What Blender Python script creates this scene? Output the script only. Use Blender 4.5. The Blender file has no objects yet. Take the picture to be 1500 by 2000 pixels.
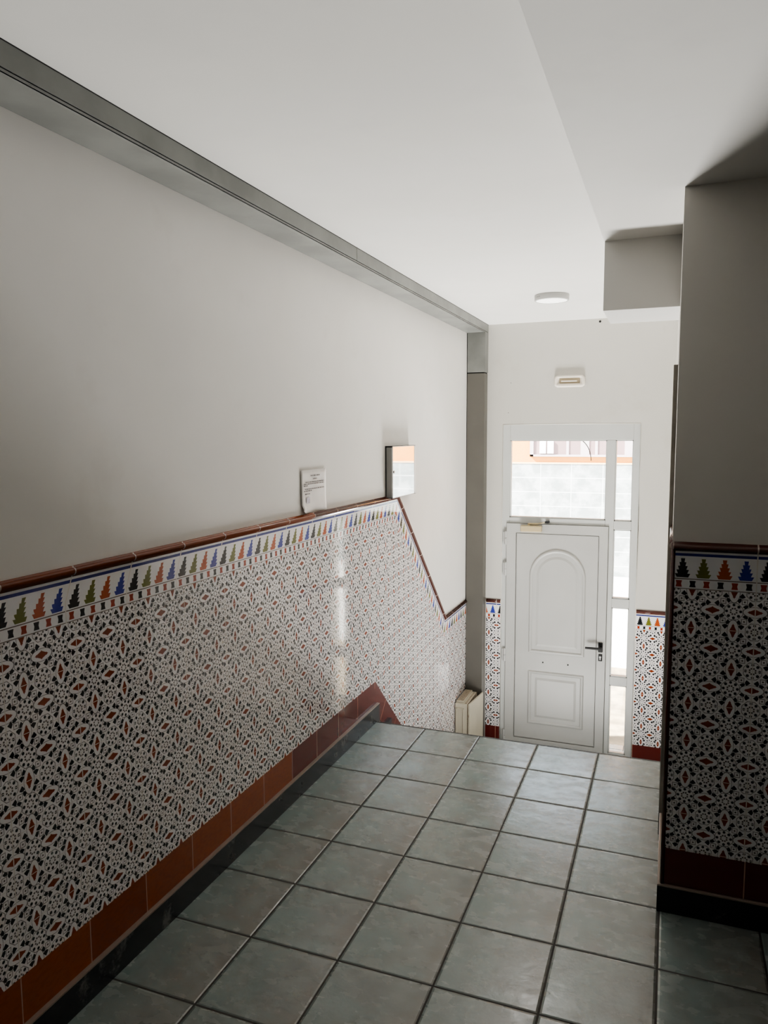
import bpy, bmesh, math, random
from mathutils import Vector, Matrix

random.seed(7)
sc = bpy.context.scene
COL = sc.collection
PI = math.pi

# --------------------------------------------------------------------------
# node expression helper
# --------------------------------------------------------------------------
class X:
    """A scalar socket of a node tree with arithmetic."""
    def __init__(s, t, sock): s.t = t; s.s = sock
    def _m(s, op, a, b=None, c=None):
        n = s.t.nodes.new('ShaderNodeMath'); n.operation = op
        for i, v in enumerate((a, b, c)):
            if v is None: continue
            if isinstance(v, X): s.t.links.new(v.s, n.inputs[i])
            else: n.inputs[i].default_value = float(v)
        return X(s.t, n.outputs[0])
    def __add__(s, o): return s._m('ADD', s, o)
    __radd__ = __add__
    def __sub__(s, o): return s._m('SUBTRACT', s, o)
    def __rsub__(s, o): return s._m('SUBTRACT', o, s)
    def __mul__(s, o): return s._m('MULTIPLY', s, o)
    __rmul__ = __mul__
    def __truediv__(s, o): return s._m('DIVIDE', s, o)
    def abs(s): return s._m('ABSOLUTE', s)
    def floor(s): return s._m('FLOOR', s)
    def fract(s): return s._m('FRACT', s)
    def lt(s, o): return s._m('LESS_THAN', s, o)
    def gt(s, o): return s._m('GREATER_THAN', s, o)
    def mn(s, o): return s._m('MINIMUM', s, o)
    def mx(s, o): return s._m('MAXIMUM', s, o)
    def sqrt(s): return s._m('SQRT', s)
    def sin(s): return s._m('SINE', s)
    def mod(s, o): return s._m('FLOORED_MODULO', s, o)

def sel(c, a, b): return b + c * (a - b)          # c ? a : b

def mixc(t, f, a, b):
    n = t.nodes.new('ShaderNodeMix'); n.data_type = 'RGBA'
    if isinstance(f, X): t.links.new(f.s, n.inputs[0])
    else: n.inputs[0].default_value = f
    for i, v in ((6, a), (7, b)):
        if isinstance(v, (tuple, list)): n.inputs[i].default_value = tuple(v) + (1,) * (4 - len(v))
        else: t.links.new(v, n.inputs[i])
    return n.outputs[2]

def noise(t, vec, scale, detail=3, rough=.5):
    n = t.nodes.new('ShaderNodeTexNoise'); n.inputs['Scale'].default_value = scale
    n.inputs['Detail'].default_value = detail; n.inputs['Roughness'].default_value = rough
    if vec is not None: t.links.new(vec, n.inputs['Vector'])
    return X(t, n.outputs[0])

def ramp(x, a, b, lo=0., hi=1.):
    t = x.t; n = t.nodes.new('ShaderNodeMapRange'); n.interpolation_type = 'SMOOTHSTEP'
    t.links.new(x.s, n.inputs[0])
    for i, v in ((1, a), (2, b), (3, lo), (4, hi)): n.inputs[i].default_value = v
    return X(t, n.outputs[0])

def newmat(name):
    m = bpy.data.materials.new(name); m.use_nodes = True
    t = m.node_tree; b = t.nodes['Principled BSDF']
    return m, t, b

def objco(t):
    n = t.nodes.new('ShaderNodeTexCoord'); return n.outputs['Object']
def sepxyz(t, v):
    n = t.nodes.new('ShaderNodeSeparateXYZ'); t.links.new(v, n.inputs[0])
    return X(t, n.outputs[0]), X(t, n.outputs[1]), X(t, n.outputs[2])
def uvco(t):
    n = t.nodes.new('ShaderNodeUVMap'); n.uv_map = 'UVMap'
    return sepxyz(t, n.outputs[0])[:2]
def comb(t, x, y, z=0.):
    n = t.nodes.new('ShaderNodeCombineXYZ')
    for i, v in enumerate((x, y, z)):
        if isinstance(v, X): t.links.new(v.s, n.inputs[i])
        else: n.inputs[i].default_value = v
    return n.outputs[0]
def setc(t, b, col):
    if isinstance(col, (tuple, list)): b.inputs['Base Color'].default_value = tuple(col) + (1,)
    else: t.links.new(col, b.inputs['Base Color'])
def bump(t, b, h, strength=.3, dist=.01, normal=None):
    n = t.nodes.new('ShaderNodeBump'); n.inputs['Strength'].default_value = strength
    n.inputs['Distance'].default_value = dist
    t.links.new(h.s, n.inputs['Height'])
    if normal is not None: t.links.new(normal, n.inputs['Normal'])
    t.links.new(n.outputs[0], b.inputs['Normal'])
    return n.outputs[0]

def simple(name, col, rough=.5, metal=0., spec=.5, var=.0, vscale=6., bumpk=0., bscale=60., coat=0.):
    m, t, b = newmat(name)
    b.inputs['Roughness'].default_value = rough; b.inputs['Metallic'].default_value = metal
    b.inputs['Specular IOR Level'].default_value = spec
    if coat: b.inputs['Coat Weight'].default_value = coat; b.inputs['Coat Roughness'].default_value = .05
    o = objco(t)
    if var:
        f = noise(t, o, vscale, 4)
        setc(t, b, mixc(t, ramp(f, .3, .7), [c * (1 - var) for c in col], [min(1, c * (1 + var)) for c in col]))
    else: setc(t, b, col)
    if bumpk: bump(t, b, noise(t, o, bscale, 3), bumpk, .002)
    return m

# --------------------------------------------------------------------------
# materials
# --------------------------------------------------------------------------
M = {}

def paint(name, col, stain=None):
    m, t, b = newmat(name); b.inputs['Roughness'].default_value = .75
    b.inputs['Specular IOR Level'].default_value = .25
    o = objco(t)
    f = ramp(noise(t, o, 1.6, 3, .6), .3, .75)
    c = mixc(t, f, [x * .95 for x in col], col)
    if stain: c = mixc(t, ramp(noise(t, o, 3.1, 4, .65), .56, .74, 0, .35), c, stain)
    setc(t, b, c)
    bump(t, b, noise(t, o, 2.6, 3) * 2., .12, .004)
    return m
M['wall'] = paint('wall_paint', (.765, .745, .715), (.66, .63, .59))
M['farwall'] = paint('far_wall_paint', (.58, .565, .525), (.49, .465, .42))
M['pillar'] = paint('pillar_paint', (.78, .75, .70))
M['ceil'] = paint('ceiling_paint', (.70, .69, .665), (.62, .61, .59))

TRED = (.34, .075, .022); TBLK = (.012, .013, .016)
TWHITE = (.87, .85, .86); TGROUT = (.74, .70, .66)

def tile_pattern():
    m, t, b = newmat('moorish_tile')
    U, V = uvco(t)
    fu = (U + .5).fract() - .5; fv = (V + .5).fract() - .5
    a0 = fu.abs(); b0 = fv.abs()
    sw = (a0 + b0).gt(.5)
    a = sel(sw, .5 - b0, a0); q = sel(sw, .5 - a0, b0)
    # red lozenge with a bump in the middle
    red = (a / .185 + q / .085).lt(1).mx((a / .07 + q / .1).lt(1)).mx(((a).lt(.15)) * (q.lt(.03)))
    # black tear shapes
    k1 = ((q - .19).abs() - (a - .035) * .85).lt(0) * (a + (q - .19).abs() * .45).lt(.168) * (q - .19).abs().lt(.068)
    dx = a - .228; dy = q - .125
    k2 = (dx.abs() * .8 + dy.abs()).lt(.052)
    k2b = ((a - .195).abs() * .7 + (q - .15).abs()).lt(.032)
    def dot(x, y, r):
        u = a - x; v = q - y
        return (u * u + v * v).lt(r * r)
    d = dot(.335, 0, .034).mx(dot(.383, .117, .036)).mx(dot(0, .335, .034)).mx(dot(.117, .383, .036))
    dg = dot(.431, .029, .022).mx(dot(.029, .431, .022)).mx(dot(.455, .075, .017)).mx(dot(.075, .455, .017))
    sq = (a - .25).abs().mx((q - .25).abs())
    dgrey = sq.lt(.02)
    blk = k1.mx(k2).mx(k2b).mx(d)
    # fine grey outlines of the white straps
    e = (a / .285) * (a / .285) + (q / .135) * (q / .135)
    o1 = (e - 1.).abs().lt(.10)
    o2 = (sq - .06).abs().lt(.0085)
    def oc(x, y):
        u = (a - x).abs(); v = (q - y).abs()
        return (u.mx(v)).mx((u + v) * .7071)
    o3 = (oc(.5, 0) - .212).abs().lt(.008).mx((oc(0, .5) - .212).abs().lt(.008))
    line = o1.mx(o2).mx(o3)
    # joints
    gu = ((U * .5 + .5).fract() - .5).abs().lt(.0062)
    gv = (.5 - b0).lt(.0075)
    nz = noise(t, comb(t, U.floor(), V.floor()), 3.3, 1)
    base = mixc(t, nz, TWHITE, (.84, .815, .82))
    c = mixc(t, line, base, (.27, .25, .245))
    c = mixc(t, dg.mx(dgrey), c, (.13, .11, .10))
    c = mixc(t, blk, c, TBLK)
    rv = noise(t, comb(t, U, V), 4.0, 2)
    c = mixc(t, red, c, mixc(t, rv, (.17, .026, .010), (.31, .06, .018)))
    c = mixc(t, gv, c, TGROUT)
    c = mixc(t, gu, c, TGROUT)
    setc(t, b, c)
    b.inputs['Roughness'].default_value = .06
    b.inputs['Specular IOR Level'].default_value = .6
    h = 1. - o2 * .6 - gu.mx(gv) * 1.2
    h = h + noise(t, comb(t, U, V), 1.5, 2) * 1.2
    bump(t, b, h, .16, .0012)
    return m
M['tile'] = tile_pattern()

def border_pattern():
    m, t, b = newmat('border_tile')
    U, V = uvco(t)
    k = (U * 4).floor().mod(4)
    w = (U * 4).fract() - .5
    h = (V - .30) / .50
    ti = (h * 5.).floor()
    hw = (.375 - ti * .068) * (.74 + (h * 5.).fract() * .26)
    tree = w.abs().lt(hw) * h.gt(0) * h.lt(1.)
    c = mixc(t, k.lt(.5), (.03, .045, .30), TBLK)
    c = mixc(t, (k - 1.).abs().lt(.5), c, (.15, .155, .03))
    c = mixc(t, (k - 2.).abs().lt(.5), c, (.42, .085, .025))
    base = mixc(t, noise(t, comb(t, U, V), 3, 1), (.83, .82, .83), (.78, .765, .77))
    col = mixc(t, tree, base, c)
    # little dashes
    w6 = (U * 6 + .0).fract() - .5
    k6 = (U * 6).floor().mod(2)
    vv = ((V - .135) / .085).abs()
    dash = (w6.abs() - vv * .06).lt(.17) * vv.lt(1.)
    col = mixc(t, dash, col, mixc(t, k6.lt(.5), TBLK, (.33, .045, .02)))
    blue = (V - .90).abs().lt(.036)
    col = mixc(t, blue, col, (.02, .03, .20))
    ln = (V - .262).abs().lt(.012).mx(V.lt(.016))
    col = mixc(t, ln, col, (.16, .12, .10))
    g = ((U + .5).fract() - .5).abs().lt(.0075)
    col = mixc(t, g, col, TGROUT)
    setc(t, b, col)
    b.inputs['Roughness'].default_value = .06
    b.inputs['Specular IOR Level'].default_value = .6
    bump(t, b, 1. - tree * .6 - dash * .6 - g * 1.2 + noise(t, comb(t, U, V), 3., 2) * .8, .25, .0012)
    return m
M['border'] = border_pattern()

def strip_pattern(name, col, col2, rough, joint, grout, jw=.007, alt=None, ualt=4.):
    m, t, b = newmat(name)
    U, V = uvco(t)
    f = noise(t, comb(t, U.floor(), 0.), 5.7, 0)
    c = mixc(t, ramp(f, .3, .7), col, col2)
    c = mixc(t, ramp(noise(t, comb(t, U * 3, V * 3), 4, 2), .4, .7, 0, .25), c, [x * .6 for x in col])
    if alt: c = mixc(t, U.gt(ualt), c, mixc(t, ramp(f, .3, .7), alt, [x * 1.25 for x in alt]))
    g = ((U + .5).fract() - .5).abs().lt(jw)
    if joint: c = mixc(t, g, c, grout)
    setc(t, b, c)
    b.inputs['Roughness'].default_value = rough
    b.inputs['Specular IOR Level'].default_value = .5
    bump(t, b, noise(t, comb(t, U, V), 2.5, 2) - g * 1., .15, .0015)
    return m
M['redtile'] = strip_pattern('terracotta_tile', (.25, .050, .010), (.33, .074, .015), .09, True, (.50, .30, .21), alt=(.115, .017, .014), ualt=3.985)
M['rail'] = strip_pattern('rail_tile', (.19, .047, .018), (.25, .066, .024), .14, True, (.55, .46, .40), .009, alt=(.075, .022, .015), ualt=5.)
M['corner'] = simple('corner_trim', (.085, .022, .014), .2)

def floor_tiles():
    m, t, b = newmat('floor_tile')
    o = objco(t); x, y, z = sepxyz(t, o)
    P = .3125
    u = x / P; v = y / P
    iu = u.floor(); iv = v.floor(); fu = u.fract(); fv = v.fract()
    g = (fu - .5).abs().gt(.4895).mx((fv - .5).abs().gt(.4895))
    idv = comb(t, iu, iv, 0.)
    wn = t.nodes.new('ShaderNodeTexWhiteNoise'); t.links.new(idv, wn.inputs['Vector'])
    r = X(t, wn.outputs[0])
    # every tile carries about the same cloudy print
    loc = comb(t, fu, fv, r * .35)
    n1 = noise(t, loc, 3.0, 3, .5); n2 = noise(t, comb(t, fu + 7.3, fv, r * .3), 2.3, 3, .5)
    n3 = noise(t, comb(t, fu * 1.6, fv * 2.6 + 3., r), 2.6, 3, .5)
    c = mixc(t, ramp(n1, .25, .75), (.185, .200, .185), (.245, .268, .250))
    teal = ramp(n2 + (fu * -.25) + .1, .34, .74, 0, .55)
    c = mixc(t, teal, c, (.190, .275, .262))
    brown = ramp(n1 * -1. + fu * .5 - fv * .35, -.42, .22, 0, .5)
    c = mixc(t, brown, c, (.255, .195, .155))
    c = mixc(t, ramp(n3, .35, .85, 0, .20), c, (.38, .39, .37))
    c = mixc(t, g, c, (.032, .028, .024))
    setc(t, b, c)
    rg = ramp(n3, .3, .8, .20, .34)
    t.links.new((sel(g, .8, rg)).s, b.inputs['Roughness'])
    b.inputs['Specular IOR Level'].default_value = .75
    edge = ramp((fu - .5).abs().mx((fv - .5).abs()), .470, .492, 1., 0.)
    hh = edge * 2.2 + n3 * .5 + noise(t, o, 38, 4, .6) * .35
    bump(t, b, hh, .5, .003)
    return m
M['floor'] = floor_tiles()

def marble_black():
    m, t, b = newmat('black_marble')
    o = objco(t)
    n = noise(t, o, 7, 8, .7)
    c = mixc(t, ramp(n, .55, .68, 0, .6), (.014, .016, .020), (.22, .22, .21))
    c = mixc(t, ramp(noise(t, o, 2.5, 3), .4, .7, 0, .5), c, (.03, .034, .042))
    x, y, z = sepxyz(t, o)
    c = mixc(t, z.gt(.093) * z.lt(.2), c, (.30, .24, .20))
    setc(t, b, c); b.inputs['Roughness'].default_value = .22
    return m
M['skirt'] = marble_black()

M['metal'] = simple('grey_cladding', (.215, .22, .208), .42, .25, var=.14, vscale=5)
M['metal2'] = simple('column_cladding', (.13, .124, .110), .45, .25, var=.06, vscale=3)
M['dark'] = simple('dark_gap', (.012, .012, .012), .7)
M['gap'] = simple('door_gap_shade', (.16, .16, .15), .7)  # painted shade for the thin line round the door leaf
M['black'] = simple('black_metal', (.010, .010, .011), .5)
M['doorw'] = simple('door_white', (.47, .47, .455), .36, var=.03, vscale=3)
M['framew'] = simple('frame_white', (.54, .55, .535), .36, var=.03, vscale=3)
M['caulk'] = simple('caulk', (.80, .79, .74), .6)
M['cream'] = simple('cream_plastic', (.54, .45, .28), .4)
M['cream2'] = simple('heater_enamel', (.56, .52, .42), .42, var=.05)
M['creamdk'] = simple('heater_grille', (.36, .30, .22), .55, var=.25, vscale=60)
M['ivory'] = simple('ivory_plastic', (.76, .71, .63), .4)
M['ivorydk'] = simple('ivory_recess', (.36, .30, .20), .4)
M['lamph'] = simple('lamp_housing', (.50, .50, .49), .45)
M['lampw'] = simple('lamp_white', (.74, .74, .74), .4)
M['steel'] = simple('box_steel', (.33, .33, .32), .4, .0)
M['paper'] = simple('paper_sheet', (.80, .77, .75), .6, var=.04, vscale=14)
M['ink'] = simple('printed_ink', (.16, .14, .14), .7)
M['stamp'] = simple('stamp_ink', (.52, .49, .56), .7, var=.15, vscale=90)
M['nose'] = simple('nosing_edge', (.05, .045, .04), .5)
M['woodk'] = simple('door_casing', (.24, .22, .19), .4, var=.2)

m, t, b = newmat('lamp_diffuser')
setc(t, b, (.9, .9, .88)); b.inputs['Emission Color'].default_value = (1, .98, .94, 1); b.inputs['Emission Strength'].default_value = .9
M['diff'] = m

def glass():
    m, t, b = newmat('clear_glass')
    t.nodes.remove(b)
    tr = t.nodes.new('ShaderNodeBsdfTransparent'); tr.inputs[0].default_value = (.95, .97, .97, 1)
    gl = t.nodes.new('ShaderNodeBsdfGlossy'); gl.inputs['Roughness'].default_value = .02
    fr = t.nodes.new('ShaderNodeFresnel'); fr.inputs[0].default_value = 1.45
    mx = t.nodes.new('ShaderNodeMixShader')
    t.links.new(fr.outputs[0], mx.inputs[0]); t.links.new(tr.outputs[0], mx.inputs[1]); t.links.new(gl.outputs[0], mx.inputs[2])
    t.links.new(mx.outputs[0], t.nodes['Material Output'].inputs[0])
    return m
M['glass'] = glass()
m, t, b = newmat('mirror_glass')
setc(t, b, (.62, .62, .62)); b.inputs['Metallic'].default_value = 1.; b.inputs['Roughness'].default_value = .03
M['mirror'] = m

def plinth():
    m, t, b = newmat('stone_plinth')
    o = objco(t); x, y, z = sepxyz(t, o)
    v = (z - 1.065) / .28; u = (x + .844) / .59
    g = ((u + .5).fract() - .5).abs().lt(.011).mx(((v + .5).fract() - .5).abs().lt(.025))
    n = noise(t, o, 3.2, 6, .65)
    c = mixc(t, ramp(n, .4, .62), (.20, .22, .22), (.33, .345, .35))
    c = mixc(t, g, c, (.48, .49, .50))
    setc(t, b, c); b.inputs['Roughness'].default_value = .6
    return m
M['plinth'] = plinth()
M['orange'] = simple('orange_render', (.55, .235, .055), .8, var=.05, vscale=2)
M['sill'] = simple('sill_stone', (.60, .42, .25), .7)
M['shade'] = simple('window_dark', (.20, .13, .13), .5)
M['bar'] = simple('window_bar', (.36, .31, .32), .5)
M['pave'] = simple('pavement', (.22, .175, .115), .85, var=.35, vscale=7)
M['road'] = simple('road_pale', (.62, .61, .59), .9, var=.05, vscale=4)
M['cable'] = simple('cable_black', (.03, .03, .03), .6)

# --------------------------------------------------------------------------
# object helpers
# --------------------------------------------------------------------------
def link(name, bm, mat, parent=None, smooth=False, recalc=True):
    if recalc: bmesh.ops.recalc_face_normals(bm, faces=bm.faces)
    me = bpy.data.meshes.new(name); bm.to_mesh(me); bm.free()
    if smooth:
        for p in me.polygons: p.use_smooth = True
    o = bpy.data.objects.new(name, me); COL.objects.link(o)
    for mm in (mat if isinstance(mat, (list, tuple)) else [mat]): me.materials.append(mm)
    if parent is not None:
        o.parent = parent
        o.matrix_parent_inverse = Matrix.Translation(-parent.location)
    return o

def tag(o, label=None, cat=None, group=None, kind=None):
    if label: o['label'] = label
    if cat: o['category'] = cat
    if group: o['group'] = group
    if kind: o['kind'] = kind
    return o
def struct(o, label, cat): return tag(o, label, cat, kind='structure')
def empty(name, loc):
    o = bpy.data.objects.new(name, None); COL.objects.link(o); o.location = loc
    o.empty_display_size = .1
    return o

def add_box(bm, x0, x1, y0, y1, z0, z1, bev=0., seg=2, mi=0):
    vs = [bm.verts.new((x, y, z)) for x in (x0, x1) for y in (y0, y1) for z in (z0, z1)]
    F = [(0, 1, 3, 2), (4, 6, 7, 5), (0, 4, 5, 1), (2, 3, 7, 6), (0, 2, 6, 4), (1, 5, 7, 3)]
    fs = [bm.faces.new([vs[i] for i in f]) for f in F]
    for f in fs: f.material_index = mi
    if bev:
        es = list({e for f in fs for e in f.edges})
        bmesh.ops.bevel(bm, geom=es, offset=bev, segments=seg, affect='EDGES', profile=.5)
    return fs
def box(name, x0, x1, y0, y1, z0, z1, mat, parent=None, bev=0.):
    bm = bmesh.new(); add_box(bm, x0, x1, y0, y1, z0, z1, bev)
    return link(name, bm, mat, parent)

def add_tube(bm, pts, r, n=10, closed_ends=True):
    pts = [Vector(p) for p in pts]; rings = []
    up = Vector((0, 0, 1))
    for i, p in enumerate(pts):
        d = (pts[min(i + 1, len(pts) - 1)] - pts[max(i - 1, 0)]).normalized()
        u = d.cross(up)
        if u.length < 1e-4: u = d.cross(Vector((1, 0, 0)))
        u.normalize(); w = u.cross(d).normalized()
        rr = r[i] if isinstance(r, (list, tuple)) else r
        rings.append([bm.verts.new(p + (u * math.cos(2 * PI * k / n) + w * math.sin(2 * PI * k / n)) * rr) for k in range(n)])
    for A, B in zip(rings, rings[1:]):
        for k in range(n): bm.faces.new((A[k], A[(k + 1) % n], B[(k + 1) % n], B[k]))
    if closed_ends:
        bm.faces.new(rings[0]); bm.faces.new(rings[-1])

def add_cyl(bm, c, axis, r, h, n=24, r2=None):
    """cylinder from c along axis for h"""
    c = Vector(c); d = Vector(axis).normalized()
    add_tube(bm, [c, c + d * h], [r, r if r2 is None else r2], n)

def add_prism(bm, poly, axis, c0, c1, uvf=None):
    """poly of (a,b) in the plane across axis ('x': a=y,b=z ; 'y': a=x,b=z ; 'z': a=x,b=y)"""
    def P(a, b, c): return {'x': (c, a, b), 'y': (a, c, b), 'z': (a, b, c)}[axis]
    A = [bm.verts.new(P(a, b, c0)) for a, b in poly]; B = [bm.verts.new(P(a, b, c1)) for a, b in poly]
    fs = [bm.faces.new(A), bm.faces.new(B)]
    n = len(poly)
    for i in range(n): fs.append(bm.faces.new((A[i], A[(i + 1) % n], B[(i + 1) % n], B[i])))
    if uvf:
        uv = bm.loops.layers.uv.verify(); lut = {}
        for k, (a, b) in enumerate(poly): lut[A[k]] = lut[B[k]] = uvf(a, b)
        for f in fs:
            for l in f.loops: l[uv].uv = lut[l.vert]
    return fs
for_uv = lambda bm: bm.loops.layers.uv.new('UVMap')

def sweep(bm, path, prof, uvs=None, toP=None):
    """path: list of (a,b) in plane, mitred; prof: list of (off, out); off measured down-left normal of path."""
    uv = bm.loops.layers.uv.verify()
    n = len(path); rings = []; s = 0.; S = []
    for i in range(n):
        if i: s += math.dist(path[i], path[i - 1])
        S.append(s)
        def nrm(p, q):
            dx, dy = q[0] - p[0], q[1] - p[1]; l = math.hypot(dx, dy); return (dy / l, -dx / l)
        if i == 0: m = nrm(path[0], path[1]); k = 1.
        elif i == n - 1: m = nrm(path[-2], path[-1]); k = 1.
        else:
            n1 = nrm(path[i - 1], path[i]); n2 = nrm(path[i], path[i + 1])
            mx_, my_ = n1[0] + n2[0], n1[1] + n2[1]; l = math.hypot(mx_, my_); m = (mx_ / l, my_ / l)
            k = 1. / (m[0] * n1[0] + m[1] * n1[1])
        rings.append([bm.verts.new(toP(path[i][0] + m[0] * off * k, path[i][1] + m[1] * off * k, out)) for off, out in prof])
    for i in range(n - 1):
        for j in range(len(prof) - 1):
            f = bm.faces.new((rings[i][j], rings[i + 1][j], rings[i + 1][j + 1], rings[i][j + 1]))
            if uvs:
                vals = (uvs(S[i], prof[j][0]), uvs(S[i + 1], prof[j][0]), uvs(S[i + 1], prof[j + 1][0]), uvs(S[i], prof[j + 1][0]))
                for l, v in zip(f.loops, vals): l[uv].uv = v
    bm.faces.new(rings[0]); bm.faces.new(rings[-1])

# --------------------------------------------------------------------------
# dimensions (metres).  x: from the left wall, y: towards the door, z: up from the landing
# --------------------------------------------------------------------------
YB = -5.6            # rear wall
YF = 2.15            # wall with the street door
ZL = -1.005          # lower floor
ZC = 2.512           # ceiling
ZS = 2.411           # lower ceiling on the right
XS = 1.273
XR = 1.566           # right wall face
YP = -1.25           # front of right wall block
XE = 3.4

JY = .2515           # wall tile pitch
Y0 = -2.003          # a joint on the left wall
RH = .1285           # row height
ZT = 1.127           # top of patterned field
CW, CH = JY / 2, RH

# ---- floor ----
bm = bmesh.new(); add_box(bm, -.1, XE, YB, .0, -.18, 0.)
add_box(bm, XR - .2, XE, -.05, .0, -.18, -.001)
fl = link('floor', bm, M['floor']); struct(fl, 'grey green square floor tiles of the upper landing', 'floor')
nose = bmesh.new(); add_box(nose, 0.0, XR, -.006, .006, -.03, .001, .002); link('nosing_trim', nose, M['nose'], fl)
st = bmesh.new()
tr = .19; ri = 1.005 / 6
for k in range(1, 6): add_box(st, -.02, XR, (k - 1) * tr, k * tr, ZL - .1, -k * ri)
stp = link('floor_steps', st, M['floor']); struct(stp, 'tiled steps going down from the landing to the street door', 'stairs')
lf = box('floor_lower', -.1, XE, 0, 2.6, ZL - .15, ZL, M['floor']); struct(lf, 'lower tiled floor in front of the street door', 'floor')

# ---- left wall ----
wl = box('wall_left', -.2, -.002, YB, 2.45, ZL - .1, ZC + .2, M['wall'])
struct(wl, 'long white plaster wall above patterned tiles beside the stairs', 'wall')
K1 = (.41, 1.282); K2 = (1.45, .284)                       # knees of the chair rail
ang = math.atan2(K1[1] - K2[1], K2[0] - K1[0]); tn = math.tan(ang / 2)
LF = ZL + .205                                            # top of red strip below
def knee(k, d): return (k[0] - tn * d, k[1] - d)
T1 = knee(K1, .155); T2 = knee(K2, .155)
R1 = (.02, .229); R2 = (.02 + (R1[1] - LF) / math.tan(ang), LF)
fbm = bmesh.new(); for_uv(fbm)
flat = lambda zt: (lambda a, b: ((a - Y0) / CW, (b - zt) / CH + .5))
add_prism(fbm, [(YB, .229), R1, T1, (YB, T1[1])], 'x', -.01, .003, flat(ZT))
ca, sa = math.cos(ang), math.sin(ang)
def slopeuv(a, b):
    dx, dz = a - T1[0], b - T1[1]
    s = dx * ca - dz * sa; d = dx * sa + dz * ca
    return (s / CW + (T1[0] - Y0) / CW, d / CH + .5)
add_prism(fbm, [R1, R2, T2, T1], 'x', -.01, .003, slopeuv)
add_prism(fbm, [R2, (YF, LF), (YF, T2[1]), T2], 'x', -.01, .003, flat(T2[1]))
link('tile_panel', fbm, M['tile'], wl)
toL = lambda a, b, out: (out, a, b)
pathL = [(YB, K1[1]), K1, K2, (YF, K2[1])]
bb = bmesh.new(); for_uv(bb)
s0 = Y0 - YB
sweep(bb, pathL, [(.029, -.01), (.029, .004), (.155, .004), (.155, -.01)], lambda s, off: ((s - s0) / JY, (.155 - off) / .126), toL)
link('border_tiles', bb, M['border'], wl)
def railprof(w=.030, out=.017, n=7):
    p = [(0, -.01), (0, .004)]
    for i in range(n + 1):
        a = PI * i / n
        p.append((.004 + (w - .008) * (1 - math.cos(a)) / 2, .005 + (out - .005) * math.sin(a)))
    return p + [(w, .004), (w, -.01)]
rb = bmesh.new(); for_uv(rb)
sweep(rb, pathL, railprof(), lambda s, off: ((s - s0) / JY, off / .03), toL)
link('chair_rail', rb, M['rail'], wl, smooth=True)
sb = bmesh.new(); for_uv(sb)
su = lambda a, b: ((a - Y0) / JY, b / .13)
add_prism(sb, [(YB, .09), (-.02, .09), R1, (YB, .229)], 'x', -.01, .004, su)
pr = (-sa * .135, -ca * .135)
D1 = (-.02, .09)
def slopesu(a, b):
    dx, dz = a - .02, b - .229
    return ((dx * ca - dz * sa) / JY + 8.08, (dx * sa + dz * ca) / .13)
add_prism(sb, [D1, (R2[0] - .12, LF - .13), R2, R1], 'x', -.01, .004, slopesu)
add_prism(sb, [(R2[0] - .12, LF - .13), (YF, LF - .13), (YF, LF), R2], 'x', -.01, .004, su)
link('tile_strip', sb, M['redtile'], wl)

# skirting of the landing and of each step
sk = bmesh.new(); add_prism(sk, [(YB, 0), (.035, -.05), (.045, .02), (.043, .098), (.02, .098), (YB, .098)], 'x', -.005, .02)
sko = link('baseboard_left', sk, M['skirt']); struct(sko, 'scuffed black marble skirting along the left wall of the landing', 'skirting')
for k in range(1, 6):
    s_ = bmesh.new(); z = -k * ri; y1 = k * .205 + .045
    add_prism(s_, [((k - 1) * tr + .0, z), (y1 - .01, z - .1), (y1, z + .1), ((k - 1) * tr + .08, z + .1), ((k - 1) * tr, z + .06)], 'x', -.005, .018)
    link('step_skirting', s_, M['skirt'], sko)

# ---- far wall with the door opening ----
DX0, DX1, DZ1 = .276, 1.329, 1.716
fw = bmesh.new()
add_box(fw, -.2, DX0, YF, 2.45, ZL - .1, ZC + .2)
add_box(fw, DX1, XE, YF, 2.45, ZL - .1, ZC + .2)
add_box(fw, DX0, DX1, YF, 2.45, DZ1, ZC + .2)
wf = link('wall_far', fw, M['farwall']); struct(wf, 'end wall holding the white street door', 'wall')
toF = lambda a, b, out: (a, YF - out, b)
ZK = .284
def wains(x0, x1, j0):
    q = bmesh.new(); for_uv(q)
    add_prism(q, [(x0, LF), (x1, LF), (x1, ZK - .155), (x0, ZK - .155)], 'y', YF + .01, YF - .003, lambda a, b: ((a - j0) / CW, (b - (ZK - .155)) / CH + .5))
    link('tile_panel', q, M['tile'], wf)
    q = bmesh.new(); for_uv(q)
    sweep(q, [(x0, ZK), (x1, ZK)], [(.029, -.01), (.029, .004), (.155, .004), (.155, -.01)], lambda s, off: ((s + x0 - j0) / JY, (.155 - off) / .126), toF)
    link('border_tiles', q, M['border'], wf)
    q = bmesh.new(); for_uv(q)
    sweep(q, [(x0, ZK), (x1, ZK)], railprof(), lambda s, off: ((s + x0 - j0) / JY + 20, off / .03), toF)
    link('chair_rail', q, M['rail'], wf, smooth=True)
    q = bmesh.new(); for_uv(q)
    add_prism(q, [(x0, ZL), (x1, ZL), (x1, LF), (x0, LF)], 'y', YF + .01, YF - .004, lambda a, b: ((a - j0) / JY + 20, b / .13))
    link('tile_strip', q, M['redtile'], wf)
wains(.1525, DX0 - .004, .2395)
wains(DX1 + .004, XR, DX1 + .005)
q = bmesh.new()
for x, z, r in ((1.012, 2.489, .0085), (.336, 2.047, .0028), (.318, 1.812, .0028)): add_cyl(q, (x, YF + .003, z), (0, -1, 0), r, .005, 14)
link('drill_hole', q, M['dark'], wf)

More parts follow.
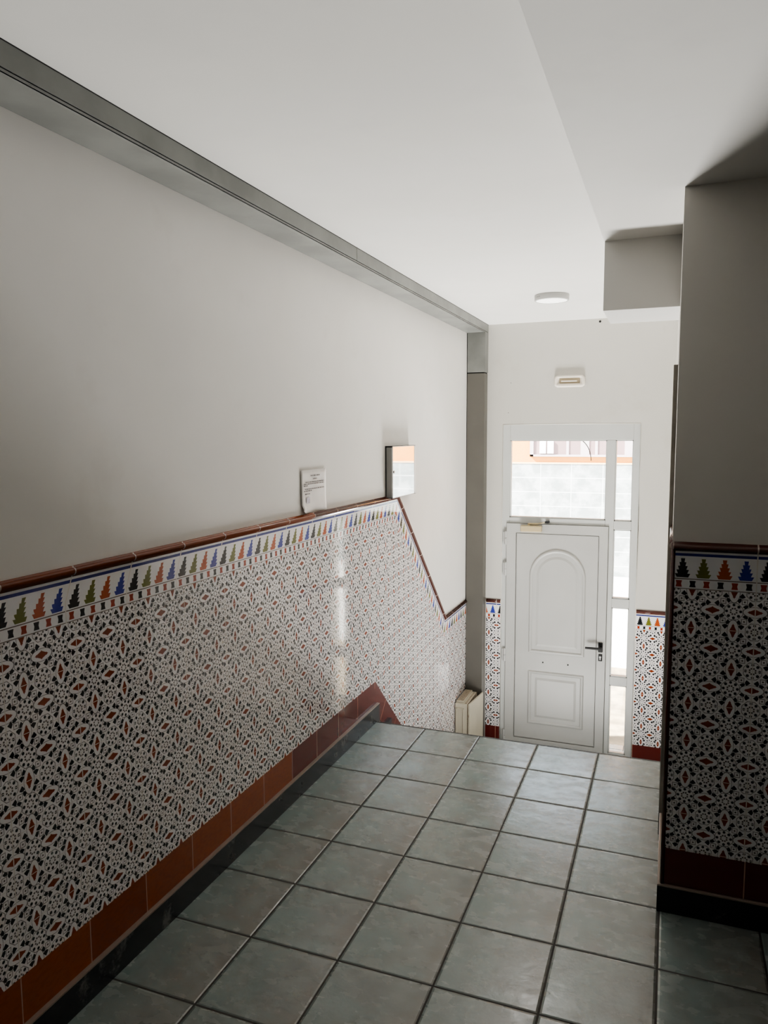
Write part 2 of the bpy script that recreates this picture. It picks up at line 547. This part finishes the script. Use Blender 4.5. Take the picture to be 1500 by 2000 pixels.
# ---- right wall block (pillar front) ----
rw = bmesh.new(); add_box(rw, XR, XE, YP, YF, ZL - .1, ZC + .2)
wr = link('wall_right', rw, M['pillar']); struct(wr, 'shaded white pillar end of the right wall with a tiled lower half', 'wall')
toP_ = lambda a, b, out: (a, YP - out, b)
ZR = 1.288; xq = XR + .002
q = bmesh.new(); for_uv(q)
ztp = ZR - .155
add_prism(q, [(xq, .229), (XE, .229), (XE, ztp), (xq, ztp)], 'y', YP + .01, YP - .003, lambda a, b: ((a - XR - .002) / CW, (b - ztp) / CH + .5))
link('tile_panel', q, M['tile'], wr)
q = bmesh.new(); for_uv(q)
sweep(q, [(xq, ZR), (XE, ZR)], [(.029, -.01), (.029, .004), (.155, .004), (.155, -.01)], lambda s, off: (s / JY, (.155 - off) / .126), toP_)
link('border_tiles', q, M['border'], wr)
q = bmesh.new(); for_uv(q)
sweep(q, [(xq, ZR), (XE, ZR)], railprof(), lambda s, off: (s / JY + 20, off / .03), toP_)
link('chair_rail', q, M['rail'], wr, smooth=True)
q = bmesh.new(); for_uv(q)
add_prism(q, [(xq, .1), (XE, .1), (XE, .229), (xq, .229)], 'y', YP + .01, YP - .004, lambda a, b: ((a - XR - .006) / JY + 20, b / .13))
link('tile_strip', q, M['redtile'], wr)
# wainscot on the side of the pillar, up to the dark door
toS = lambda a, b, out: (XR - out * .55, a, b)
q = bmesh.new(); for_uv(q)
add_prism(q, [(YP, .229), (-.735, .229), (-.735, ZT), (YP, ZT)], 'x', XR + .01, XR - .003, lambda a, b: ((a - YP) / CW, (b - ZT) / CH + .5))
link('tile_panel', q, M['tile'], wr)
q = bmesh.new(); for_uv(q)
sweep(q, [(YP, ZR), (-.735, ZR)], railprof(), lambda s, off: (s / JY + 20.3, off / .03), toS)
link('chair_rail', q, M['rail'], wr, smooth=True)
q = bmesh.new(); add_tube(q, [(XR + .003, YP - .001, .1), (XR + .003, YP - .001, ZR - .004)], .0075, 10)
link('corner_trim', q, M['corner'], wr, smooth=True)
q = bmesh.new(); add_box(q, XR - .003, XE, YP - .014, YP + .0, 0, .099, .002); add_box(q, XR - .012, XR + .002, YP - .014, -.74, 0, .099, .002)
skr = link('baseboard_right', q, M['skirt']); struct(skr, 'black marble skirting at the foot of the shaded pillar', 'skirting')

# ---- ceiling, lower soffit, beam ----
q = bmesh.new(); add_box(q, -.1, XE, YB, 2.45, ZC, ZC + .2)
ce = link('ceiling', q, M['ceil']); struct(ce, 'white plaster ceiling over the landing and stairs', 'ceiling')
q = bmesh.new(); add_box(q, XS, XE, YB, -.64, ZS, ZC + .05)
so = link('trim_soffit', q, M['ceil']); struct(so, 'lower flat strip of ceiling on the right', 'soffit')
q = bmesh.new(); add_box(q, XS + .002, XR + .05, -.648, -.262, 2.137, ZC + .05)
be = link('trim_beam', q, M['ceil']); struct(be, 'short downstand beam beside the top of the pillar', 'beam')

# ---- rear of the landing, behind the viewpoint ----
wb = box('wall_back', -.2, XE, YB - .2, YB, -.2, ZC + .2, M['wall']); struct(wb, 'plain wall closing the landing behind the viewpoint', 'wall')
we = box('wall_side', XE, XE + .2, YB - .2, 2.45, ZL - .1, ZC + .2, M['wall']); struct(we, 'plain side wall of the landing beyond the pillar', 'wall')

# ---- dark door on the right wall, seen edge on ----
d2 = empty('door_2', (XR, -.3, 0)); struct(d2, 'dark door casing on the right wall seen edge on', 'door')
q = bmesh.new()
add_box(q, XR - .016, XR + .02, -.735, -.66, 0, 1.905, .003)
add_box(q, XR - .016, XR + .02, -.10, -.03, 0, 1.905, .003)
add_box(q, XR - .016, XR + .02, -.66, -.10, 1.83, 1.905, .003)
link('frame', q, M['woodk'], d2)
q = bmesh.new(); add_box(q, XR - .006, XR + .02, -.658, -.102, .004, 1.828)
link('door_leaf', q, M['woodk'], d2)

# --------------------------------------------------------------------------
# street door
# --------------------------------------------------------------------------
d1 = empty('door_1', ((DX0 + DX1) / 2, YF, ZL)); struct(d1, 'white panelled street door with glass transom and side lights', 'door')
FY0, FY1 = YF + .006, YF + .066
q = bmesh.new()
zb = ZL
def bar(x0, x1, z0, z1, y0=FY0, y1=FY1, bev=.003): add_box(q, x0, x1, y0, y1, z0, z1, bev)
bar(DX0, .336, zb, DZ1)                        # left jamb
bar(1.28, DX1, zb, DZ1)                        # right jamb
bar(1.086, 1.150, zb, 1.592)                     # mullion
bar(.336, 1.28, 1.592, DZ1)                    # head
bar(.336, 1.086, .918, .970)                   # transom bar
for z0, z1 in ((.900, .967), (.284, .356), (-.341, -.272), (zb, -.901)): bar(1.150, 1.28, z0, z1)
# glazing beads
def beads(x0, x1, z0, z1, w=.008):
    for a in ((x0, x0 + w, z0, z1), (x1 - w, x1, z0, z1), (x0, x1, z0, z0 + w), (x0, x1, z1 - w, z1)):
        add_box(q, a[0], a[1], FY0 + .006, FY0 + .05, a[2], a[3])
PANES = [('transom_pane', .336, 1.086, .970, 1.592)] + [('side_pane', 1.150, 1.28, a, b_) for a, b_ in ((.967, 1.592), (.356, .900), (-.272, .284), (-.901, -.341))]
for n_, x0, x1, z0, z1 in PANES: beads(x0, x1, z0, z1)
link('frame', q, M['framew'], d1)
for n_, x0, x1, z0, z1 in PANES:
    box(n_, x0, x1, FY0 + .03, FY0 + .034, z0, z1, M['glass'], d1)
q = bmesh.new()                                 # caulk bead around the frame
def cl(p): add_tube(q, p, .0035, 6)
cl([(DX0, YF + .001, zb), (DX0 + .001, YF + .001, .4), (DX0, YF + .001, DZ1)]); cl([(DX0, YF + .001, DZ1), (.8, YF + .001, DZ1 + .002), (DX1, YF + .001, DZ1)])
cl([(DX1, YF + .001, DZ1), (DX1 + .002, YF + .001, .9), (DX1 - .001, YF + .001, .2), (DX1, YF + .001, zb)])
link('caulk_bead', q, M['caulk'], d1, smooth=True)

LX0, LX1, LZ0, LZ1 = .317, 1.112, ZL + .008, .921
LY = YF - .006
q = bmesh.new()
# leaf: stile frame around a recessed field
add_box(q, LX0, LX1, LY + .026, LY + .05, LZ0, LZ1)
PX0, PX1, PZ0, PZ1 = .392, 1.046, -.872, .847
for a in ((LX0, PX0, LZ0, LZ1), (PX1, LX1, LZ0, LZ1), (PX0, PX1, LZ0, PZ0), (PX0, PX1, PZ1, LZ1)):
    add_box(q, a[0], a[1], LY, LY + .03, a[2], a[3])
add_box(q, PX0 + .005, PX1 - .005, LY + .010, LY + .03, PZ0 + .005, PZ1 - .005, .003)   # field, a shadow groove all round
leaf = link('door_leaf', q, M['doorw'], d1)

def panel(outline, rings):
    bm = bmesh.new(); prev = None
    for ins, out in rings:
        r = [bm.verts.new((x, LY + .011 - out, z)) for x, z in outline(ins)]
        if prev:
            n = len(r)
            for k in range(n): bm.faces.new((prev[k], prev[(k + 1) % n], r[(k + 1) % n], r[k]))
        prev = r
    bm.faces.new(prev)
    return bm
RINGS = [(0, -.002), (.004, .004), (.010, .0125), (.018, .0135), (.024, .010), (.030, .001), (.058, .0005), (.078, .007), (.080, .007)]
def arch(x0, x1, z0, z1):
    def f(i):
        R = (x1 - x0) / 2 - i; cx = (x0 + x1) / 2; zc = z1 - (x1 - x0) / 2
        pts = [(x0 + i, z0 + i), (x1 - i, z0 + i)]
        for k in range(33): a = PI * k / 32; pts.append((cx + R * math.cos(a), zc + R * math.sin(a)))
        return pts
    return f
def rect(x0, x1, z0, z1): return lambda i: [(x0 + i, z0 + i), (x1 - i, z0 + i), (x1 - i, z1 - i), (x0 + i, z1 - i)]
link('arched_panel', panel(arch(.503, .953, -.140, .722), RINGS), M['doorw'], leaf)
link('square_panel', panel(rect(.503, .953, -.740, -.286), RINGS), M['doorw'], leaf)
q = bmesh.new()
add_box(q, 1.058, 1.092, LY - .010, LY, -.080, .000, .004)
add_tube(q, [(1.075, LY - .004, -.042), (1.075, LY - .045, -.042)], .011, 14)
add_tube(q, [(1.082, LY - .045, -.042), (1.05, LY - .047, -.042), (.962, LY - .045, -.043)], [.0105, .0105, .009], 12)
h_ = link('handle', q, M['black'], leaf); h_['label'] = 'black lever handle'
q = bmesh.new(); add_box(q, 1.060, 1.090, LY - .008, LY, -.152, -.096, .004)
lk = link('lock_plate', q, M['black'], leaf); lk['label'] = 'black lock plate with steel cylinder'
q = bmesh.new(); add_cyl(q, (1.075, LY - .007, -.118), (0, -1, 0), .008, .004, 16); add_box(q, 1.071, 1.079, LY - .0105, LY - .007, -.140, -.118, .001)
link('lock_cylinder', q, M['lampw'], leaf)
q = bmesh.new()
for x in (.625, .825): add_cyl(q, (x, LY + .0095, -.213), (0, -1, 0), .0055, .004, 14)
link('drill_hole', q, M['dark'], leaf)
q = bmesh.new()
for a in ((LX0 - .004, LX0, LZ0, LZ1), (LX1, LX1 + .004, LZ0, LZ1), (LX0 - .004, LX1 + .004, LZ1, LZ1 + .004)): add_box(q, a[0], a[1], FY0 - .0015, FY0 + .01, a[2], a[3])
link('gap_shade_strip', q, M['gap'], d1)  # dark strips round the leaf, the shade between leaf and frame put into colour
for z in (.800, .545, -.175, -.868):
    q = bmesh.new()
    add_tube(q, [(.3105, LY - .006, z - .052), (.3105, LY - .006, z - .003)], .0085, 12)
    add_tube(q, [(.3105, LY - .006, z + .003), (.3105, LY - .006, z + .052)], .0085, 12)
    add_tube(q, [(.3105, LY - .006, z - .056), (.3105, LY - .006, z + .056)], .005, 10)
    add_box(q, .290, .312, LY - .004, LY + .014, z - .05, z + .05, .002)
    link('hinge', q, M['lamph'], leaf)
q = bmesh.new()
add_box(q, .436, .604, LY - .05, LY, .862, .912, .008, 3)
dc = link('door_closer', q, M['cream'], leaf); dc['label'] = 'cream hydraulic door closer'
q = bmesh.new()
add_cyl(q, (.500, LY - .022, .908), (0, 0, 1), .011, .016, 14)
add_box(q, .495, .575, LY - .034, LY - .012, .921, .933, .004)
add_tube(q, [(.572, LY - .023, .928), (.645, LY - .03, .944)], .005, 8)
link('closer_arm', q, M['cream'], dc) if False else link('closer_arm', q, M['cream'], leaf)
q = bmesh.new(); add_box(q, .628, .660, LY - .036, LY + .012, .936, .950, .002)
add_cyl(q, (.588, LY - .046, .897), (0, 1, 0), .004, .004, 10); add_cyl(q, (.588, LY - .046, .880), (0, 1, 0), .004, .004, 10)
link('closer_bracket', q, M['black'], leaf)

# --------------------------------------------------------------------------
# grey metal cladding
# --------------------------------------------------------------------------
bc = empty('duct_cladding', (0.075, -1.5, 2.445)); tag(bc, 'long grey metal boxing under the ceiling along the left wall', 'duct')
SE = -.547
q = bmesh.new(); add_box(q, .134, .150, YB, SE - .002, 2.452, ZC - .0005); add_box(q, .134, .150, SE + .002, YF, 2.452, ZC - .0005); link('side_panel', q, M['metal'], bc)
q = bmesh.new(); add_box(q, -.001, .148, YB, YF, 2.443, 2.446); add_box(q, .143, .149, YB, YF, 2.443, 2.449); link('bottom_panel', q, M['metal'], bc)
q = bmesh.new(); add_box(q, -.001, .140, YB, YF, 2.446, ZC - .0006); add_box(q, .1495, .1508, YB, YF, ZC - .003, ZC - .0002); link('dark_joint', q, M['dark'], bc)
cc = empty('column_cladding', (.075, 2.1, ZL)); tag(cc, 'tall grey metal boxed column in the corner left of the street door', 'column cladding', kind='thing')
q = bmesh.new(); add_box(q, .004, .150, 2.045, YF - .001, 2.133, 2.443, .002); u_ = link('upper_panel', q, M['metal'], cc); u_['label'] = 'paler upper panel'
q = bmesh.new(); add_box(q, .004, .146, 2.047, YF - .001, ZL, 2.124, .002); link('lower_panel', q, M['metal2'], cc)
q = bmesh.new(); add_box(q, -.001, .140, 2.052, YF - .001, ZL, 2.443); link('dark_joint', q, M['dark'], cc)

# --------------------------------------------------------------------------
# fittings
# --------------------------------------------------------------------------
# ceiling lamp
lx, ly, lr = .815, 1.03, .107
cl_ = empty('ceiling_light', (lx, ly, ZC)); tag(cl_, 'round white surface mounted lamp on the ceiling above the stairs', 'lamp')
bm = bmesh.new(); prof = [(lr * .99, 0), (lr, .004), (lr, .033), (lr - .002, .036), (lr - .010, .037), (lr - .010, .034)]
NS = 48; rings = [[bm.verts.new((lx + r * math.cos(2 * PI * k / NS), ly + r * math.sin(2 * PI * k / NS), ZC - d)) for k in range(NS)] for r, d in prof]
for A, B in zip(rings, rings[1:]):
    for k in range(NS): bm.faces.new((A[k], A[(k + 1) % NS], B[(k + 1) % NS], B[k]))
link('housing', bm, M['lamph'], cl_, smooth=True)
bm = bmesh.new(); add_cyl(bm, (lx, ly, ZC - .030), (0, 0, -1), lr - .0095, .005, 48); link('diffuser', bm, M['diff'], cl_)
bm = bmesh.new()
for aa in (-142, -134, -126):
    a = math.radians(aa); c = Vector((math.cos(a), math.sin(a), 0)); p = Vector((lx, ly, ZC - .018)) + c * (lr - .002)
    add_cyl(bm, p, c, .0042, .0028, 12)
link('vent_hole', bm, M['steel'], cl_)

# emergency light
el = empty('emergency_light', (.795, YF, 2.047)); tag(el, 'ivory rounded emergency light on the wall above the street door', 'light')
def rrect(x0, x1, z0, z1, r, n=6):
    pts = []
    for cx, cz, a0 in ((x1 - r, z1 - r, 0), (x0 + r, z1 - r, 90), (x0 + r, z0 + r, 180), (x1 - r, z0 + r, 270)):
        for k in range(n + 1): a = math.radians(a0 + 90 * k / n); pts.append((cx + r * math.cos(a), cz + r * math.sin(a)))
    return pts
def rings_panel(spec, y):
    bm = bmesh.new(); prev = None
    for x0, x1, z0, z1, r, out in spec:
        R = [bm.verts.new((x, y - out, z)) for x, z in rrect(x0, x1, z0, z1, r)]
        if prev:
            n = len(R)
            for k in range(n): bm.faces.new((prev[k], prev[(k + 1) % n], R[(k + 1) % n], R[k]))
        prev = R
    bm.faces.new(prev); return bm
E0, E1, EZ0, EZ1 = .678, .912, 2.002, 2.092
link('housing', rings_panel([(E0, E1, EZ0, EZ1, .030, 0), (E0, E1, EZ0, EZ1, .030, .018), (E0 + .008, E1 - .008, EZ0 + .008, EZ1 - .008, .024, .027),
     (E0 + .018, E1 - .018, EZ0 + .014, EZ1 - .012, .018, .027), (E0 + .038, E1 - .038, EZ0 + .028, EZ1 - .020, .006, .010)], YF), M['ivory'], el)
link('lens', rings_panel([(E0 + .040, E1 - .040, EZ0 + .030, EZ1 - .022, .004, .006), (E0 + .040, E1 - .040, EZ0 + .030, EZ1 - .022, .004, .013), (E0 + .046, E1 - .046, EZ0 + .036, EZ1 - .028, .003, .015)], YF), M['ivorydk'], el)
link('lamp_tube', rings_panel([(E0 + .054, E1 - .060, EZ0 + .040, EZ1 - .040, .003, .012), (E0 + .054, E1 - .060, EZ0 + .040, EZ1 - .040, .003, .021)], YF), M['ivory'], el)

# notice cabinet on the left wall
nb = empty('notice_cabinet', (0, .42, 1.27)); tag(nb, 'shallow grey metal wall cabinet with a reflecting glass front at the tile corner', 'cabinet')
q = bmesh.new(); add_box(q, -.002, .040, .211, .632, 1.271, 1.574, .002); link('case', q, M['steel'], nb)
q = bmesh.new(); add_box(q, -.001, .041, .2095, .632, 1.568, 1.5755); add_box(q, -.001, .041, .2095, .632, 1.2695, 1.275); add_box(q, -.001, .005, .2095, .215, 1.27, 1.575); link('edge_trim', q, M['black'], nb)
q = bmesh.new(); 
for a in ((.211, .632, 1.271, 1.275), (.211, .632, 1.570, 1.574), (.211, .216, 1.271, 1.574), (.600, .632, 1.271, 1.574)): add_box(q, .038, .0445, *a, .0008)
dr = link('door', q, M['lampw'], nb)
q = bmesh.new(); add_box(q, .040, .0435, .216, .601, 1.275, 1.570); g_ = link('glass_pane', q, M['mirror'], dr); g_['label'] = 'reflecting glass pane'
q = bmesh.new(); add_cyl(q, (.0425, .232, 1.424), (1, 0, 0), .0085, .004, 16); link('lock', q, M['steel'], dr)

# paper notice resting on the chair rail
pn = empty('paper_notice', (.006, -.735, 1.30)); tag(pn, 'white printed paper notice taped to the wall above the chair rail', 'paper')
bm = bmesh.new(); NU, NV = 14, 10; y0, y1, z0, z1 = -.864, -.606, 1.287, 1.483
def pp(u, v):
    x = .0035 + .0018 * math.sin(u * 9 + v * 4) * (1 - v) + .010 * max(0, .3 - v) ** 1.5 * 3 * abs(u - .55)
    y = y0 + (y1 - y0) * u; z = z0 + (z1 - z0) * v
    if u < .1 and v < .15: z += .012 * (1 - u / .1) * (1 - v / .15); x += .008
    return (x, y, z)
g = [[bm.verts.new(pp(i / NU, j / NV)) for j in range(NV + 1)] for i in range(NU + 1)]
for i in range(NU):
    for j in range(NV): bm.faces.new((g[i][j], g[i + 1][j], g[i + 1][j + 1], g[i][j + 1]))
sh = link('sheet', bm, M['paper'], pn, smooth=True, recalc=False)
sm = sh.modifiers.new('s', 'SOLIDIFY'); sm.thickness = .0008
bm = bmesh.new()
rows = [(.35, .72, .862, .020), (.44, .60, .785, .018), (.15, .90, .715, .016), (.08, .90, .672, .016), (.08, .25, .632, .018), (.12, .90, .555, .016), (.08, .40, .512, .016), (.12, .32, .44, .020)]
for u0, u1, v, h in rows:
    u = u0
    while u < u1 - .01:
        w = min(random.uniform(.03, .09), u1 - u)
        h2 = h * .7; p = [pp(u, v - h2), pp(u + w, v - h2), pp(u + w, v + h2), pp(u, v + h2)]
        bm.faces.new([bm.verts.new((x + .0022, y, z)) for x, y, z in p]); u += w + .016
link('printed_text', bm, M['ink'], pn, recalc=False)
bm = bmesh.new(); p = [pp(u, v) for u, v in ((.17, .22), (.32, .22), (.32, .36), (.17, .36))]
bm.faces.new([bm.verts.new((x + .0025, y, z)) for x, y, z in p]); st_ = link('stamp', bm, M['stamp'], pn, recalc=False); st_['label'] = 'faint purple stamp'

# storage heater at the foot of the column
sh_ = empty('storage_heater', (.07, 1.88, ZL)); tag(sh_, 'old cream storage heater against the tiled wall under the grey column', 'heater')
HT = -.484
q = bmesh.new(); add_box(q, .006, .108, 1.718, 2.035, ZL + .02, HT, .006)
add_box(q, .012, .10, 1.74, 2.0, ZL, ZL + .02); link('body', q, M['cream2'], sh_)
q = bmesh.new()
for a in ((.016, .024, -.95, HT - .035), (.072, .080, -.95, HT - .035), (.016, .080, HT - .043, HT - .035)): add_box(q, a[0], a[1], 1.712, 1.720, a[2], a[3], .002)
link('side_panel', q, M['cream2'], sh_)
q = bmesh.new(); add_box(q, .030, .102, 1.713, 1.7195, ZL + .02, HT - .01) if False else None
add_prism(q, [(.113, 1.716), (.127, 1.714), (.162, 2.030), (.150, 2.033)], 'z', ZL + .015, HT + .006)
bmesh.ops.bevel(q, geom=list(q.edges), offset=.003, segments=2, affect='EDGES'); link('front_panel', q, M['cream'] if False else M['cream2'], sh_)
q = bmesh.new(); add_box(q, .118, .124, 1.708, 1.716, HT - .10, HT - .08, .001); add_box(q, .106, .110, 1.7165, 2.03, ZL + .02, HT + .001); link('catch', q, M['creamdk'], sh_)
q = bmesh.new(); add_box(q, .010, .072, 1.740, 2.028, HT - .004, HT + .014, .004)
tg = link('top_grille', q, M['cream2'], sh_)
q = bmesh.new(); add_box(q, .017, .066, 1.752, 2.018, HT + .010, HT + .0155)
gg = link('grille_mesh', q, M['creamdk'], tg); gg['label'] = 'brownish mesh grille'
q = bmesh.new()
for k in range(12): add_box(q, .082, .098, 1.735 + k * .024, 1.747 + k * .024, HT - .002, HT + .002, .0005)
link('top_vent', q, M['creamdk'], sh_)

# --------------------------------------------------------------------------
# outside
# --------------------------------------------------------------------------
gr = bmesh.new(); add_box(gr, -9, 10, 2.45, 5.0, -1.25, -1.06)
go = link('ground', gr, M['pave']); struct(go, 'sunlit beige pavement outside the street door', 'ground')
gr = bmesh.new(); add_box(gr, -9, 10, 5.0, 11.2, -1.25, -1.10)
ro = link('ground_road', gr, M['road']); struct(ro, 'bleached sunlit street beyond the pavement', 'ground')
FYD = 11.
bd = empty('building', (0, FYD, -1.1)); tag(bd, 'sunlit orange building with grey stone base across the street', 'building')
box('stone_base', -9, 10, FYD, FYD + .3, -1.2, 1.062, M['plinth'], bd)
box('upper_wall', -9, 10, FYD + .03, FYD + .3, 1.062, 4.2, M['orange'], bd)
box('ledge', -9, 10, FYD - .01, FYD + .05, 1.058, 1.085, M['sill'], bd)
def ext_window(x0, x1, z0, z1):
    f = bmesh.new()
    for a in ((x0, x0 + .07, z0, z1), (x1 - .07, x1, z0, z1), (x0, x1, z0, z0 + .04), (x0, x1, z1 - .07, z1)): add_box(f, a[0], a[1], FYD - .02, FYD + .03, a[2], a[3])
    fo = link('window', f, M['bar'], bd)
    box('pane', x0, x1, FYD, FYD + .04, z0, z1, M['shade'], fo)
    f = bmesh.new(); x = x0 + .16; k = 0
    while x < x1 - .1:
        if not (x0 + .15 < x < x0 + .5): add_box(f, x, x + (.05 if k % 3 else .16), FYD - .012, FYD + .01, z0 + .04, z1 - .07)
        x += .27; k += 1
    link('mullion', f, M['bar'], fo)
    f = bmesh.new()
    for a in (.19, .34): add_box(f, x0 + a, x0 + a + .12, FYD - .03, FYD, z0 + .06, z0 + .30)
    link('shutter', f, M['lampw'], fo)
ext_window(-1.06, 1.05, 1.20, 2.5)
ext_window(-5.2, -3.4, 1.20, 2.5)
cu = bmesh.new(); pts = []
for k in range(19):
    a = k / 18
    pts.append((.80 + .135 * math.sin(a * PI / 2), 2.5, 1.42 + .185 * math.cos(a * PI / 2)))
pts = [(.3, 2.47, 1.72), (.6, 2.49, 1.66)] + pts
add_tube(cu, pts, .0035, 8)
ca_ = link('hanging_cable', cu, M['cable'], smooth=True); tag(ca_, 'thin black cable end dangling outside the glass transom', 'cable')

# --------------------------------------------------------------------------
# light
# --------------------------------------------------------------------------
w = bpy.data.worlds.new('sky'); sc.world = w; w.use_nodes = True
wt = w.node_tree; bg = wt.nodes['Background']
sky = wt.nodes.new('ShaderNodeTexSky'); sky.sky_type = 'NISHITA'; sky.sun_disc = False
sky.sun_elevation = math.radians(50); sky.sun_rotation = math.radians(170)
wt.links.new(mixc(wt, .75, sky.outputs[0], (4.2, 4.3, 4.4)), bg.inputs[0]); bg.inputs[1].default_value = 1.0

def lamp(name, kind, loc, energy, col=(1, 1, 1), **kw):
    L = bpy.data.lights.new(name, kind); L.energy = energy; L.color = col
    for k, v in kw.items(): setattr(L, k, v)
    o = bpy.data.objects.new(name, L); COL.objects.link(o); o.location = loc
    return o
sun = lamp('sun', 'SUN', (0, 0, 8), 62., (1, .95, .87), angle=.02)
sun.rotation_euler = Vector((.70, .25, -.66)).to_track_quat('-Z', 'Y').to_euler()

def falloff(o, kind, strength):
    L = o.data; L.use_nodes = True; t = L.node_tree
    e = t.nodes['Emission']; n = t.nodes.new('ShaderNodeLightFalloff')
    n.inputs['Strength'].default_value = strength; n.inputs['Smooth'].default_value = .5
    t.links.new(n.outputs[kind], e.inputs['Strength'])
# added fill lamp out of sight in the stairwell, in place of bounced daylight
pit = lamp('stairwell_fill', 'AREA', (.80, 1.14, -.805), 13., (1, .985, .95), shape='RECTANGLE', size=.8, size_y=.56)
pit.rotation_euler = Vector((0, .25, 1)).to_track_quat('-Z', 'Y').to_euler()
falloff(pit, 'Constant', 1.)
led = lamp('ceiling_lamp_glow', 'AREA', (lx, ly, ZC - .040), .7, (1, .98, .95), shape='DISK', size=.19)
falloff(led, 'Linear', 1.)

# --------------------------------------------------------------------------
# camera
# --------------------------------------------------------------------------
cam = bpy.data.cameras.new('camera'); co = bpy.data.objects.new('camera', cam); COL.objects.link(co)
cx, cy, cz, yaw, pit_, roll, f = 1.5545116243855448, -3.872551111121927, 1.6416567712197152, 0.36617634105938707, -0.10274255411475178, -0.0050335256915255006, 1464.67
F_ = Vector((-math.sin(yaw) * math.cos(pit_), math.cos(yaw) * math.cos(pit_), math.sin(pit_)))
R_ = Vector((math.cos(yaw), math.sin(yaw), 0)); U_ = R_.cross(F_)
R2_ = R_ * math.cos(roll) + U_ * math.sin(roll); U2_ = -R_ * math.sin(roll) + U_ * math.cos(roll)
co.matrix_world = Matrix(((R2_.x, U2_.x, -F_.x, cx), (R2_.y, U2_.y, -F_.y, cy), (R2_.z, U2_.z, -F_.z, cz), (0, 0, 0, 1)))
cam.sensor_fit = 'VERTICAL'; cam.sensor_height = 36.; cam.lens = f / 2000. * 36.
cam.clip_start = .05; cam.clip_end = 200
sc.camera = co

sc.view_settings.view_transform = 'AgX'
sc.view_settings.look = 'AgX - Medium High Contrast'
sc.view_settings.exposure = .56
sc.cycles.max_bounces = 7; sc.cycles.diffuse_bounces = 4; sc.cycles.glossy_bounces = 3; sc.cycles.transmission_bounces = 2; sc.cycles.transparent_max_bounces = 6
sc.cycles.sample_clamp_indirect = 8.
sc.cycles.caustics_reflective = False; sc.cycles.caustics_refractive = False
sc.cycles.blur_glossy = .5
sc.cycles.use_adaptive_sampling = True; sc.cycles.adaptive_threshold = .03
